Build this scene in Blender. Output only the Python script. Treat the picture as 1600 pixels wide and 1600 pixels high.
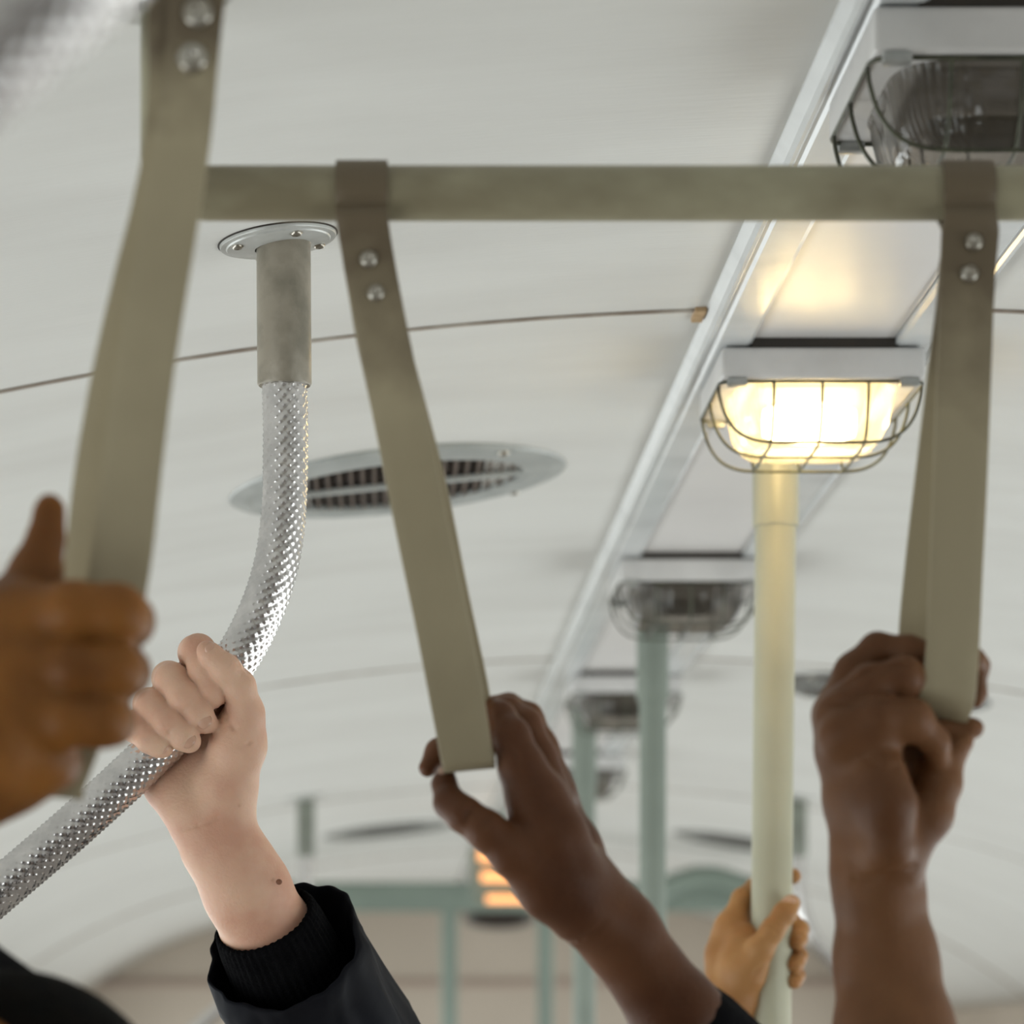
import bpy, bmesh, math, random
import numpy as np
from mathutils import Vector, Matrix, noise

random.seed(7)
sc = bpy.context.scene
for o in list(bpy.data.objects):
    bpy.data.objects.remove(o)

# ---------------------------------------------------------------- camera
F = 5000.0            # focal length in pixels of the 1600 px frame
VX, VY = 595.0, 1654.0   # vanishing point of the cabin's long axis
cam_d = bpy.data.cameras.new('camera')
cam = bpy.data.objects.new('camera', cam_d)
sc.collection.objects.link(cam)
cam_d.sensor_width = 36.0
cam_d.sensor_fit = 'HORIZONTAL'
cam_d.lens = F / 1600 * 36.0
cam_d.shift_x = (800 - VX) / 1600
cam_d.shift_y = (VY - 800) / 1600
cam_d.clip_start = 0.05
cam_d.clip_end = 60
cam.location = (0, 0, 0)
cam.rotation_euler = (math.pi / 2, 0, 0)
cam_d.dof.use_dof = True
cam_d.dof.focus_distance = 2.17
cam_d.dof.aperture_fstop = 8.0
sc.camera = cam

# ---------------------------------------------------------------- world, light, exposure
w = bpy.data.worlds.new('daylight'); sc.world = w
w.use_nodes = True
bg = w.node_tree.nodes['Background']
bg.inputs[0].default_value = (0.86, 0.93, 1.0, 1)
bg.inputs[1].default_value = 0.22

def area(name, loc, rot, sx, sy, power, col=(1, 1, 1)):
    l = bpy.data.lights.new(name, 'AREA'); l.shape = 'RECTANGLE'
    l.size = sx; l.size_y = sy; l.energy = power; l.color = col
    o = bpy.data.objects.new(name, l); sc.collection.objects.link(o)
    o.location = loc; o.rotation_euler = rot
    return o
# daylight entering through the side windows (just outside the openings)
area('window_and_fill_light', (-1.42, 5.4, -0.45), (math.radians(104), 0, math.radians(-90)), 11.6, 0.9, 124, (0.93, 0.985, 0.98))
area('window_and_fill_light', (2.14, 5.4, -0.45), (math.radians(104), 0, math.radians(90)), 11.6, 0.9, 124, (0.93, 0.985, 0.98))
area('window_and_fill_light', (0.36, -2.6, -0.35), (math.radians(100), 0, 0), 2.0, 0.9, 1.5, (1.0, 0.93, 0.82))  # added front fill from behind the camera, no window seen there

sc.view_settings.view_transform = 'Standard'
sc.view_settings.look = 'None'
sc.view_settings.gamma = 1.0
sc.view_settings.use_curve_mapping = False
sc.view_settings.exposure = 0.0

# ---------------------------------------------------------------- helpers
def P(px, py, Y):
    return Vector(((px - VX) / F * Y, Y, (VY - py) / F * Y))

def tag(o, label=None, cat=None, group=None, kind=None):
    if label: o['label'] = label
    if cat: o['category'] = cat
    if group: o['group'] = group
    if kind: o['kind'] = kind
    return o

def link_mesh(name, me, mat, parent=None, smooth=True):
    o = bpy.data.objects.new(name, me)
    sc.collection.objects.link(o)
    if mat: me.materials.append(mat)
    if smooth:
        me.polygons.foreach_set('use_smooth', [True] * len(me.polygons))
    if parent:
        o.parent = parent
    return o

def obj(name, bm, mat, parent=None, smooth=True, sharp=None):
    me = bpy.data.meshes.new(name)
    bmesh.ops.recalc_face_normals(bm, faces=bm.faces[:])
    bm.to_mesh(me); bm.free()
    o = link_mesh(name, me, mat, parent, smooth)
    if smooth and sharp is not None:
        try: me.set_sharp_from_angle(angle=math.radians(sharp))
        except Exception: pass
    return o

def raw(name, verts, faces, mat, parent=None, smooth=True):
    me = bpy.data.meshes.new(name)
    me.from_pydata([tuple(v) for v in verts], [], [tuple(f) for f in faces])
    me.update()
    bm = bmesh.new(); bm.from_mesh(me)
    bmesh.ops.recalc_face_normals(bm, faces=bm.faces[:])
    bm.to_mesh(me); bm.free()
    return link_mesh(name, me, mat, parent, smooth)

def empty(name, loc=(0, 0, 0)):
    o = bpy.data.objects.new(name, None); sc.collection.objects.link(o)
    o.location = loc; o.empty_display_size = 0.02
    return o

def keep(o, parent):
    """parent in place: meshes are written in world coordinates"""
    o.parent = parent
    o.matrix_parent_inverse = Matrix.Translation(-Vector(parent.location))
    return o

def box(bm, x0, x1, y0, y1, z0, z1, bevel=0.0, seg=2):
    r = bmesh.ops.create_cube(bm, size=1)
    vs = r['verts']
    for v in vs:
        v.co = Vector((x0 + (v.co.x + .5) * (x1 - x0), y0 + (v.co.y + .5) * (y1 - y0), z0 + (v.co.z + .5) * (z1 - z0)))
    if bevel:
        es = list({e for v in vs for e in v.link_edges})
        bmesh.ops.bevel(bm, geom=es, offset=bevel, segments=seg, affect='EDGES', profile=.6)

def frames(pts, closed=False):
    n = len(pts); T = []
    for i in range(n):
        if closed: t = pts[(i + 1) % n] - pts[i - 1]
        else: t = pts[min(i + 1, n - 1)] - pts[max(i - 1, 0)]
        T.append(t.normalized())
    a = Vector((0, 0, 1)) if abs(T[0].z) < .9 else Vector((1, 0, 0))
    N = [(a - T[0] * a.dot(T[0])).normalized()]
    for i in range(1, n):
        v = N[-1] - T[i] * N[-1].dot(T[i])
        N.append(v.normalized())
    return T, N

def tube(bm, pts, r, seg=16, cap=True, closed=False):
    pts = [Vector(p) for p in pts]
    T, N = frames(pts, closed)
    rings = []
    for i, p in enumerate(pts):
        rr = r[i] if isinstance(r, (list, tuple)) else r
        B = T[i].cross(N[i])
        rings.append([bm.verts.new(p + (N[i] * math.cos(a) + B * math.sin(a)) * rr)
                      for a in [2 * math.pi * k / seg for k in range(seg)]])
    m = len(rings)
    for i in range(m if closed else m - 1):
        A, C = rings[i], rings[(i + 1) % m]
        for k in range(seg):
            bm.faces.new((A[k], A[(k + 1) % seg], C[(k + 1) % seg], C[k]))
    if cap and not closed:
        bm.faces.new(rings[0][::-1]); bm.faces.new(rings[-1])

def lathe(bm, prof, M, seg=48):
    """prof: list of (r, h) turned about the local z axis of matrix M"""
    rings = []
    for r, h in prof:
        if r < 1e-6: rings.append([bm.verts.new(M @ Vector((0, 0, h)))])
        else: rings.append([bm.verts.new(M @ Vector((r * math.cos(2 * math.pi * k / seg), r * math.sin(2 * math.pi * k / seg), h))) for k in range(seg)])
    for A, C in zip(rings[:-1], rings[1:]):
        for k in range(seg):
            k2 = (k + 1) % seg
            if len(A) == 1 and len(C) == 1: continue
            if len(A) == 1: bm.faces.new((A[0], C[k2], C[k]))
            elif len(C) == 1: bm.faces.new((A[k], A[k2], C[0]))
            else: bm.faces.new((A[k], A[k2], C[k2], C[k]))

def spline(pts, n=8):
    pts = [Vector(p) for p in pts]
    out = []
    q = [pts[0] * 2 - pts[1]] + pts + [pts[-1] * 2 - pts[-2]]
    for i in range(1, len(q) - 2):
        p0, p1, p2, p3 = q[i - 1], q[i], q[i + 1], q[i + 2]
        for k in range(n):
            t = k / n
            out.append(.5 * ((2 * p1) + (p2 - p0) * t + (2 * p0 - 5 * p1 + 4 * p2 - p3) * t * t + (3 * p1 - p0 - 3 * p2 + p3) * t ** 3))
    out.append(pts[-1])
    return out

# ---------------------------------------------------------------- materials
def srgb(r, g, b):
    return tuple(((c / 255) / 12.92 if c / 255 <= .04045 else ((c / 255 + .055) / 1.055) ** 2.4) for c in (r, g, b)) + (1,)

def mat(name, col, rough=.5, metal=0., col2=None, scale=8., detail=4., stretch=(1, 1, 1), lo=.4, hi=.65, bump=0., bscale=60., bstretch=(1, 1, 1), sss=0., spec=.5, coat=0., rough2=None):
    m = bpy.data.materials.new(name); m.use_nodes = True
    nt = m.node_tree; N = nt.nodes; L = nt.links
    b = N['Principled BSDF']
    b.inputs['Base Color'].default_value = col
    b.inputs['Roughness'].default_value = rough
    b.inputs['Metallic'].default_value = metal
    b.inputs['Specular IOR Level'].default_value = spec
    b.inputs['Coat Weight'].default_value = coat
    if sss:
        b.inputs['Subsurface Weight'].default_value = sss
        b.inputs['Subsurface Radius'].default_value = (1, .35, .18)
        b.inputs['Subsurface Scale'].default_value = .006
    tc = N.new('ShaderNodeTexCoord')
    def noise_tex(scale, stretch, detail):
        mp = N.new('ShaderNodeMapping'); mp.inputs['Scale'].default_value = stretch
        L.new(tc.outputs['Object'], mp.inputs[0])
        n = N.new('ShaderNodeTexNoise'); n.inputs['Scale'].default_value = scale; n.inputs['Detail'].default_value = detail
        L.new(mp.outputs[0], n.inputs['Vector'])
        return n
    if col2:
        n = noise_tex(scale, stretch, detail)
        r = N.new('ShaderNodeValToRGB')
        r.color_ramp.elements[0].position = lo; r.color_ramp.elements[0].color = col2
        r.color_ramp.elements[1].position = hi; r.color_ramp.elements[1].color = col
        L.new(n.outputs[0], r.inputs[0]); L.new(r.outputs[0], b.inputs['Base Color'])
        if rough2 is not None:
            mr = N.new('ShaderNodeMapRange'); mr.inputs[1].default_value = lo; mr.inputs[2].default_value = hi
            mr.inputs[3].default_value = rough2; mr.inputs[4].default_value = rough
            L.new(n.outputs[0], mr.inputs[0]); L.new(mr.outputs[0], b.inputs['Roughness'])
    if bump:
        n2 = noise_tex(bscale, bstretch, 3)
        bp = N.new('ShaderNodeBump'); bp.inputs['Strength'].default_value = bump; bp.inputs['Distance'].default_value = .002
        L.new(n2.outputs[0], bp.inputs['Height']); L.new(bp.outputs[0], b.inputs['Normal'])
    return m

M = {}
M['ceiling'] = mat('ceiling_paint', (.735, .735, .705, 1), .55, col2=(.675, .67, .64, 1), scale=3, stretch=(1, 3, 1), bump=.25, bscale=14, bstretch=(2.5, 22, 2), lo=.3, hi=.6)
M['wall'] = mat('tan_wall_paint', (.50, .43, .355, 1), .6, col2=(.455, .39, .32, 1), scale=2)
M['wall_trim'] = mat('end_wall_moulding', (.40, .30, .25, 1), .5, col2=(.36, .27, .22, 1), scale=6)
M['floor'] = mat('floor_vinyl', (.36, .33, .30, 1), .7, col2=(.31, .28, .26, 1), scale=5)
M['trim'] = mat('trim_enamel', (.66, .68, .68, 1), .22, col2=(.56, .575, .58, 1), scale=14, lo=.3, hi=.55, bump=.08, bscale=30)
M['panel'] = mat('center_panel_paint', (.76, .74, .72, 1), .35, col2=(.71, .69, .675, 1), scale=5, bump=.06, bscale=10)
M['seam'] = mat('seam_metal', (.42, .38, .33, 1), .5, col2=(.25, .2, .16, 1), scale=20)
M['rail'] = mat('rail_paint', (.37, .345, .235, 1), .36, col2=(.22, .19, .12, 1), scale=16, lo=.36, hi=.6, stretch=(.6, 1, 1), bump=.1, bscale=60)
M['pole'] = mat('lamplit_pole_paint', (.47, .46, .345, 1), .3, col2=(.42, .41, .305, 1), scale=9, bump=.05, bscale=80)  # green-grey paint with the lamp's warm light put into the colour
M['pole_far'] = mat('pole_paint_green', (.245, .285, .245, 1), .4, col2=(.215, .25, .215, 1), scale=9)
M['sleeve'] = mat('sleeve_painted_steel', (.33, .295, .235, 1), .42, metal=.15, col2=(.22, .20, .155, 1), scale=45, lo=.35, hi=.6, bump=.25, bscale=120)
M['sleeve_dark'] = mat('sleeve_dark_steel', (.22, .24, .20, 1), .5, col2=(.17, .18, .15, 1), scale=30)
M['knurl'] = mat('embossed_aluminium', (.72, .70, .69, 1), .26, metal=1.0, col2=(.58, .565, .56, 1), scale=60, bump=.12, bscale=300)
M['flange'] = mat('flange_paint', (.56, .57, .55, 1), .35, col2=(.45, .455, .43, 1), scale=40, metal=.2)
M['screw'] = mat('screw_steel', (.55, .53, .48, 1), .3, metal=.9, col2=(.35, .32, .27, 1), scale=90)
M['strap'] = mat('strap_vinyl', (.37, .335, .25, 1), .5, col2=(.33, .30, .225, 1), scale=10, bump=.12, bscale=160)
M['strap_back'] = M['strap']
M['vent'] = mat('vent_paint', (.46, .48, .465, 1), .4, col2=(.36, .38, .37, 1), scale=18)
M['vent_grey'] = mat('grey_vent_paint', (.17, .17, .16, 1), .5, col2=(.12, .12, .11, 1), scale=18)
M['vent_dark'] = mat('vent_recess', (.045, .032, .024, 1), .8, col2=(.03, .02, .016, 1), scale=30)
M['fin'] = mat('vent_fin', (.12, .085, .065, 1), .6, col2=(.08, .06, .045, 1), scale=30)
M['housing'] = mat('lamp_housing', (.70, .69, .68, 1), .4, col2=(.62, .61, .60, 1), scale=20, bump=.05, bscale=50)
M['reflector'] = mat('dark_reflector', (.20, .18, .165, 1), .5, col2=(.14, .125, .11, 1), scale=40)  # dark brown-grey plate behind the glass bowl
M['gasket'] = mat('gasket_rubber', (.04, .032, .025, 1), .8, col2=(.03, .025, .02, 1), scale=30)
M['wire'] = mat('cage_wire', (.10, .105, .07, 1), .4, metal=.4, col2=(.06, .062, .045, 1), scale=60)
M['clip'] = mat('clip_steel', (.45, .46, .45, 1), .35, metal=.6, col2=(.35, .36, .35, 1), scale=60)
M['beam'] = mat('green_crossbar_paint', (.215, .265, .225, 1), .5, col2=(.19, .235, .20, 1), scale=6)
M['black_cloth'] = mat('black_cloth', (.006, .006, .007, 1), .8, col2=(.003, .003, .004, 1), scale=30, bump=.3, bscale=300, spec=.05)
M['knit'] = mat('black_knit', (.004, .004, .0045, 1), .95, col2=(.002, .002, .0025, 1), scale=60, bump=.8, bscale=400, spec=.06)
M['jacket'] = mat('dark_jacket_shell', (.0060, .0070, .0105, 1), .72, col2=(.005, .005, .007, 1), scale=9, lo=.35, hi=.7, bump=.7, bscale=26, bstretch=(1, 1, .4), spec=.10)
M['seam_thread'] = mat('worn_hem', (.12, .13, .15, 1), .7, col2=(.02, .02, .025, 1), scale=70)
M['hair'] = mat('black_hair', (.004, .003, .002, 1), .85, col2=(.002, .002, .002, 1), scale=90, bump=.6, bscale=400, spec=.08)

def skin(name, c, c2, sss=.25, rough=.5, scale=22):
    return mat(name, c, rough, col2=c2, scale=scale, detail=5, lo=.38, hi=.66, bump=.22, bscale=420, sss=sss, spec=.22)
M['skin_pale'] = skin('pale_skin', (.68, .45, .325, 1), (.57, .32, .225, 1), sss=.3)
M['skin_deep'] = skin('deep_brown_skin', (.27, .108, .022, 1), (.15, .055, .011, 1), sss=.4)
M['skin_brown'] = skin('brown_skin', (.155, .066, .030, 1), (.095, .036, .015, 1), scale=14)
M['skin_tan'] = skin('tan_skin', (.42, .22, .085, 1), (.33, .155, .055, 1))
M['skin_mid'] = skin('mid_brown_skin', (.20, .092, .040, 1), (.12, .05, .02, 1), scale=14)
M['nail_pale'] = mat('pale_nail', (.60, .37, .27, 1), .28, col2=(.54, .32, .225, 1), scale=60)
M['nail_tan'] = mat('tan_nail', (.58, .36, .25, 1), .3, col2=(.52, .31, .2, 1), scale=60)
M['nail_brown'] = mat('brown_nail', (.42, .27, .20, 1), .3, col2=(.36, .22, .16, 1), scale=60)
M['mole'] = mat('mole_skin', (.26, .10, .05, 1), .6, col2=(.2, .08, .04, 1), scale=60)

def emit(name, col, s):
    m = bpy.data.materials.new(name); m.use_nodes = True
    b = m.node_tree.nodes['Principled BSDF']
    b.inputs['Base Color'].default_value = col
    b.inputs['Emission Color'].default_value = col
    b.inputs['Emission Strength'].default_value = s
    return m
M['bulb_lit'] = emit('lit_bulb', (1.0, .77, .37, 1), 44)
M['bulb_off'] = mat('unlit_bulb', (.16, .15, .14, 1), .3, col2=(.12, .115, .105, 1), scale=20)
M['amber'] = emit('amber_tube', (1.0, .45, .17, 1), 1.35)

def glass_mat():
    m = bpy.data.materials.new('ribbed_glass'); m.use_nodes = True
    nt = m.node_tree; N = nt.nodes; L = nt.links
    for n in list(N):
        if n.type == 'BSDF_PRINCIPLED': N.remove(n)
    out = [n for n in N if n.type == 'OUTPUT_MATERIAL'][0]
    tr = N.new('ShaderNodeBsdfTransparent'); tr.inputs[0].default_value = (.62, .59, .56, 1)
    tl = N.new('ShaderNodeBsdfTranslucent'); tl.inputs[0].default_value = (.8, .77, .70, 1)
    gl = N.new('ShaderNodeBsdfGlossy'); gl.inputs['Roughness'].default_value = .08
    tc = N.new('ShaderNodeTexCoord'); nz = N.new('ShaderNodeTexNoise'); nz.inputs['Scale'].default_value = 90
    L.new(tc.outputs['Object'], nz.inputs['Vector'])
    bp = N.new('ShaderNodeBump'); bp.inputs['Strength'].default_value = .15; bp.inputs['Distance'].default_value = .002
    L.new(nz.outputs[0], bp.inputs['Height']); L.new(bp.outputs[0], gl.inputs['Normal'])
    m1 = N.new('ShaderNodeMixShader'); m1.inputs[0].default_value = .32
    L.new(tr.outputs[0], m1.inputs[1]); L.new(tl.outputs[0], m1.inputs[2])
    fr = N.new('ShaderNodeFresnel'); fr.inputs[0].default_value = 1.5
    m2 = N.new('ShaderNodeMixShader')
    L.new(fr.outputs[0], m2.inputs[0]); L.new(m1.outputs[0], m2.inputs[1]); L.new(gl.outputs[0], m2.inputs[2])
    L.new(m2.outputs[0], out.inputs[0])
    return m
M['glass'] = glass_mat()

# ---------------------------------------------------------------- cabin shell
CX, ZC, RR = 0.36, 0.592, 6.58     # crown of the arched ceiling
def ceil_z(x):
    d = abs(x - CX)
    return ZC - d * d / RR - max(0, d - .95) ** 2 * .3
def ceil_M(x, y, drop=0.0):
    d = x - CX
    sl = -2 * d / RR
    X = Vector((1, 0, sl)).normalized(); Y = Vector((0, 1, 0)); Z = X.cross(Y)
    m = Matrix((X, Y, Z)).transposed().to_4x4()
    m.translation = Vector((x, y, ceil_z(x))) - Z * drop
    return m

Y0, Y1 = -2.2, 11.3
HW = 1.5
XL, XR = CX - HW, CX + HW
v = []; f = []
xs = [CX - HW + 2 * HW * i / 64 for i in range(65)]
ys = [Y0 + (Y1 - Y0) * i / 20 for i in range(21)]
for y in ys:
    for x in xs: v.append((x, y, ceil_z(x)))
n = len(xs)
for j in range(20):
    for i in range(64): f.append((j * n + i, j * n + i + 1, (j + 1) * n + i + 1, (j + 1) * n + i))
c = raw('ceiling', v, f, M['ceiling'])
sm = c.modifiers.new('thick', 'SOLIDIFY'); sm.thickness = .02
zz = c.data.polygons[0].normal.z
sm.offset = 1 if zz > 0 else -1
tag(c, 'arched off-white painted cabin ceiling with fine streaks', 'ceiling', kind='structure')

zt = ceil_z(XL)
def side_wall(name, x0, x1, label):
    bm = bmesh.new()
    box(bm, x0, x1, Y0, Y1, -1.5, -.80)
    box(bm, x0, x1, Y0, Y1, -.05, zt + .02)
    y = Y0
    while y < Y1 - .1:
        box(bm, x0, x1, y, y + .10, -.80, -.05); y += 1.45
    box(bm, x0, x1, Y1 - .1, Y1, -.80, -.05)
    o = obj(name, bm, M['wall'], smooth=False)
    tag(o, label, 'wall', kind='structure')
side_wall('wall_left', XL - .05, XL, 'tan side wall with window openings under the left ceiling edge')
side_wall('wall_right', XR, XR + .05, 'tan side wall with window openings under the right ceiling edge')
bm = bmesh.new(); box(bm, XL - .05, XR + .05, Y1, Y1 + .05, -1.5, ZC + .03)
tag(obj('wall_front', bm, M['wall'], smooth=False), 'tan end wall far down the cabin', 'wall', kind='structure')
bm = bmesh.new()
box(bm, XL - .05, XR + .05, Y0 - .05, Y0, -1.5, -.8); box(bm, XL - .05, XR + .05, Y0 - .05, Y0, .12, ZC + .03)
tag(obj('wall_back', bm, M['wall'], smooth=False), 'tan wall behind the viewer with a wide opening left for the front fill light', 'wall', kind='structure')
bm = bmesh.new(); box(bm, XL - .05, XR + .05, Y0 - .05, Y1 + .05, -1.55, -1.5)
tag(obj('floor', bm, M['floor'], smooth=False), 'grey cabin floor', 'floor', kind='structure')

def prof_extrude(name, prof, y0, y1, m, label):
    vs = [(x, y0, z) for x, z in prof] + [(x, y1, z) for x, z in prof]
    k = len(prof)
    fs = [(i, (i + 1) % k, (i + 1) % k + k, i + k) for i in range(k)]
    fs += [tuple(range(k)), tuple(range(k, 2 * k))]
    o = raw(name, vs, fs, m, smooth=False)
    return tag(o, label, 'trim', kind='structure')
def strip(s):
    return [(CX + s * a, z) for a, z in [(.0585, ZC + .004), (.0585, .5815), (.062, .580), (.086, .580), (.0885, .582), (.091, .582), (.093, .5795), (.0955, .5795), (.098, .583), (.104, ceil_z(CX + .104) - .001), (.104, ZC + .004)]]
prof_extrude('trim_1', strip(-1), Y0, Y1, M['trim'], 'glossy grey ceiling trim strip along the left side of the lamp row')
prof_extrude('trim_2', strip(1), Y0, Y1, M['trim'], 'glossy grey ceiling trim strip along the right side of the lamp row')
prof_extrude('trim_3', [(CX - .0575, ZC + .004), (CX - .0575, .586), (CX + .0575, .586), (CX + .0575, ZC + .004)], Y0, Y1, M['panel'], 'smooth pale panel between the two ceiling trim strips')
bm = bmesh.new(); box(bm, XL, XR, Y1 - .02, Y1, .255, .275, .004)
tag(obj('trim_12', bm, M['wall_trim'], smooth=False), 'thin horizontal moulding across the far tan end wall', 'trim', kind='structure')
root = empty('wall_vent', ((780 - VX) / F * Y1, Y1, (VY - 1435) / F * Y1)); tag(root, 'small dark oval vent on the far end wall below the green crossbar', 'vent')
m = Matrix.Translation(root.location) @ Matrix.Rotation(math.radians(90), 4, 'X') @ Matrix.Diagonal((1, .3, 1, 1))
bm = bmesh.new(); lathe(bm, [(.125, -.001), (.125, .012), (.11, .016), (.10, .012)], m, 40)
keep(obj('rim', bm, M['vent_grey'], sharp=35), root)
bm = bmesh.new(); lathe(bm, [(.102, -.001), (.102, .008), (0, .008)], m, 40)
keep(obj('recess', bm, M['vent_dark'], sharp=35), root)
# transverse seams of the ceiling sheets
seam_labels = ['thin brown seam across the ceiling left of the lamp row above the round vent', 'thin brown seam across the ceiling at the right picture edge beside the strap',
               'faint ceiling seam behind the round vent', 'faint ceiling seam behind the far right vent',
               'blurred far ceiling seam over the left curved pole', 'blurred far ceiling seam over the right curved pole',
               'blurred seam at the far left end of the ceiling', 'blurred seam at the far right end of the ceiling']
k = 0
for y in (2.52, 4.72, 6.92, 9.1):
    for s in (-1, 1):
        vs = []; fs = []
        a0, a1 = .105, HW - .02; hw_ = .018 if y > 9 else .003
        for i in range(41):
            x = CX + s * (a0 + (a1 - a0) * i / 40)
            z = ceil_z(x)
            vs += [(x, y - hw_, z + .001), (x, y - hw_, z - .0018), (x, y + hw_, z - .0018), (x, y + hw_, z + .001)]
        for i in range(40):
            for q in range(4):
                fs.append((i * 4 + q, i * 4 + (q + 1) % 4, i * 4 + 4 + (q + 1) % 4, i * 4 + 4 + q))
        fs += [(0, 1, 2, 3), (160, 161, 162, 163)]
        o = raw('trim_%d' % (4 + k), vs, fs, M['seam'], smooth=False)
        tag(o, seam_labels[k], 'trim', kind='structure'); k += 1

p = P(1092, 507, 2.535)
bm = bmesh.new(); box(bm, p.x - .005, p.x + .004, 2.512, 2.55, ceil_z(p.x) - .004, ceil_z(p.x) + .001, .001)
tag(obj('tape_scrap', bm, mat('tan_tape', (.52, .36, .2, 1), .6, col2=(.42, .28, .15, 1), scale=90), smooth=False), 'small tan tape scrap at the end of the ceiling seam by the trim', 'tape')

# ---------------------------------------------------------------- round vents
def vent(x, y, R, label, mr=None):
    mr = mr or M['vent']
    root = empty('ceiling_vent', (x, y, ceil_z(x)))
    tag(root, label, 'vent', 'round ceiling vents')
    m = ceil_M(x, y)
    bm = bmesh.new()
    ri = R * .74
    lathe(bm, [(R, .002), (R, -.003), (R * .985, -.006), (R * .93, -.007), (R * .91, -.0085), (R * .88, -.0085), (R * .86, -.007), (R * .80, -.009), (R * .77, -.009), (ri, -.007), (ri, .001)], m, 72)
    keep(obj('ring', bm, mr, sharp=35), root)
    bm = bmesh.new()
    lathe(bm, [(0, -.0012), (ri, -.0012), (ri, .001), (0, .001)], m, 48)
    keep(obj('recess', bm, M['vent_dark']), root)
    bm = bmesh.new()
    nf = 22
    for i in range(1, nf):
        fx = -ri + 2 * ri * i / nf
        h = math.sqrt(max(0, ri * ri - fx * fx)) * .98
        if h < .01: continue
        r = bmesh.ops.create_cube(bm, size=1)
        for q in r['verts']:
            q.co = m @ Vector((fx + q.co.x * .003, q.co.y * 2 * h, -.003 + q.co.z * .004))
    keep(obj('grille', bm, M['fin'], smooth=False), root)
    bm = bmesh.new()
    for yy, hh in ((0, .014), ):
        r = bmesh.ops.create_cube(bm, size=1)
        for q in r['verts']:
            q.co = m @ Vector((q.co.x * 2 * ri * .995, yy + q.co.y * hh, -.006 + q.co.z * .004))
    keep(obj('crossbar', bm, M['vent'], smooth=False), root)
    # knobs / screws on the ring
    for a in (40, 130, 220, 310):
        a = math.radians(a)
        mm = m @ Matrix.Translation((R * .93 * math.cos(a), R * .93 * math.sin(a), -.007))
        bm = bmesh.new(); lathe(bm, [(.006, .001), (.006, -.001), (.004, -.003), (0, -.0035)], mm, 12)
        keep(obj('screw', bm, M['screw']), root)
    return root
vent(.016, 3.17, .169, 'large round ceiling vent with dark slots behind the leaning strap')
vent(.77, 4.92, .169, 'dark round vent on the right ceiling just behind the lit pole', M['vent_grey'])
vent(.02, 8.0, .169, 'blurred far vent beside the far left flanged pole', M['vent_grey'])
vent(.90, 8.05, .169, 'blurred far vent on the right between the two upright poles', M['vent_grey'])


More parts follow.
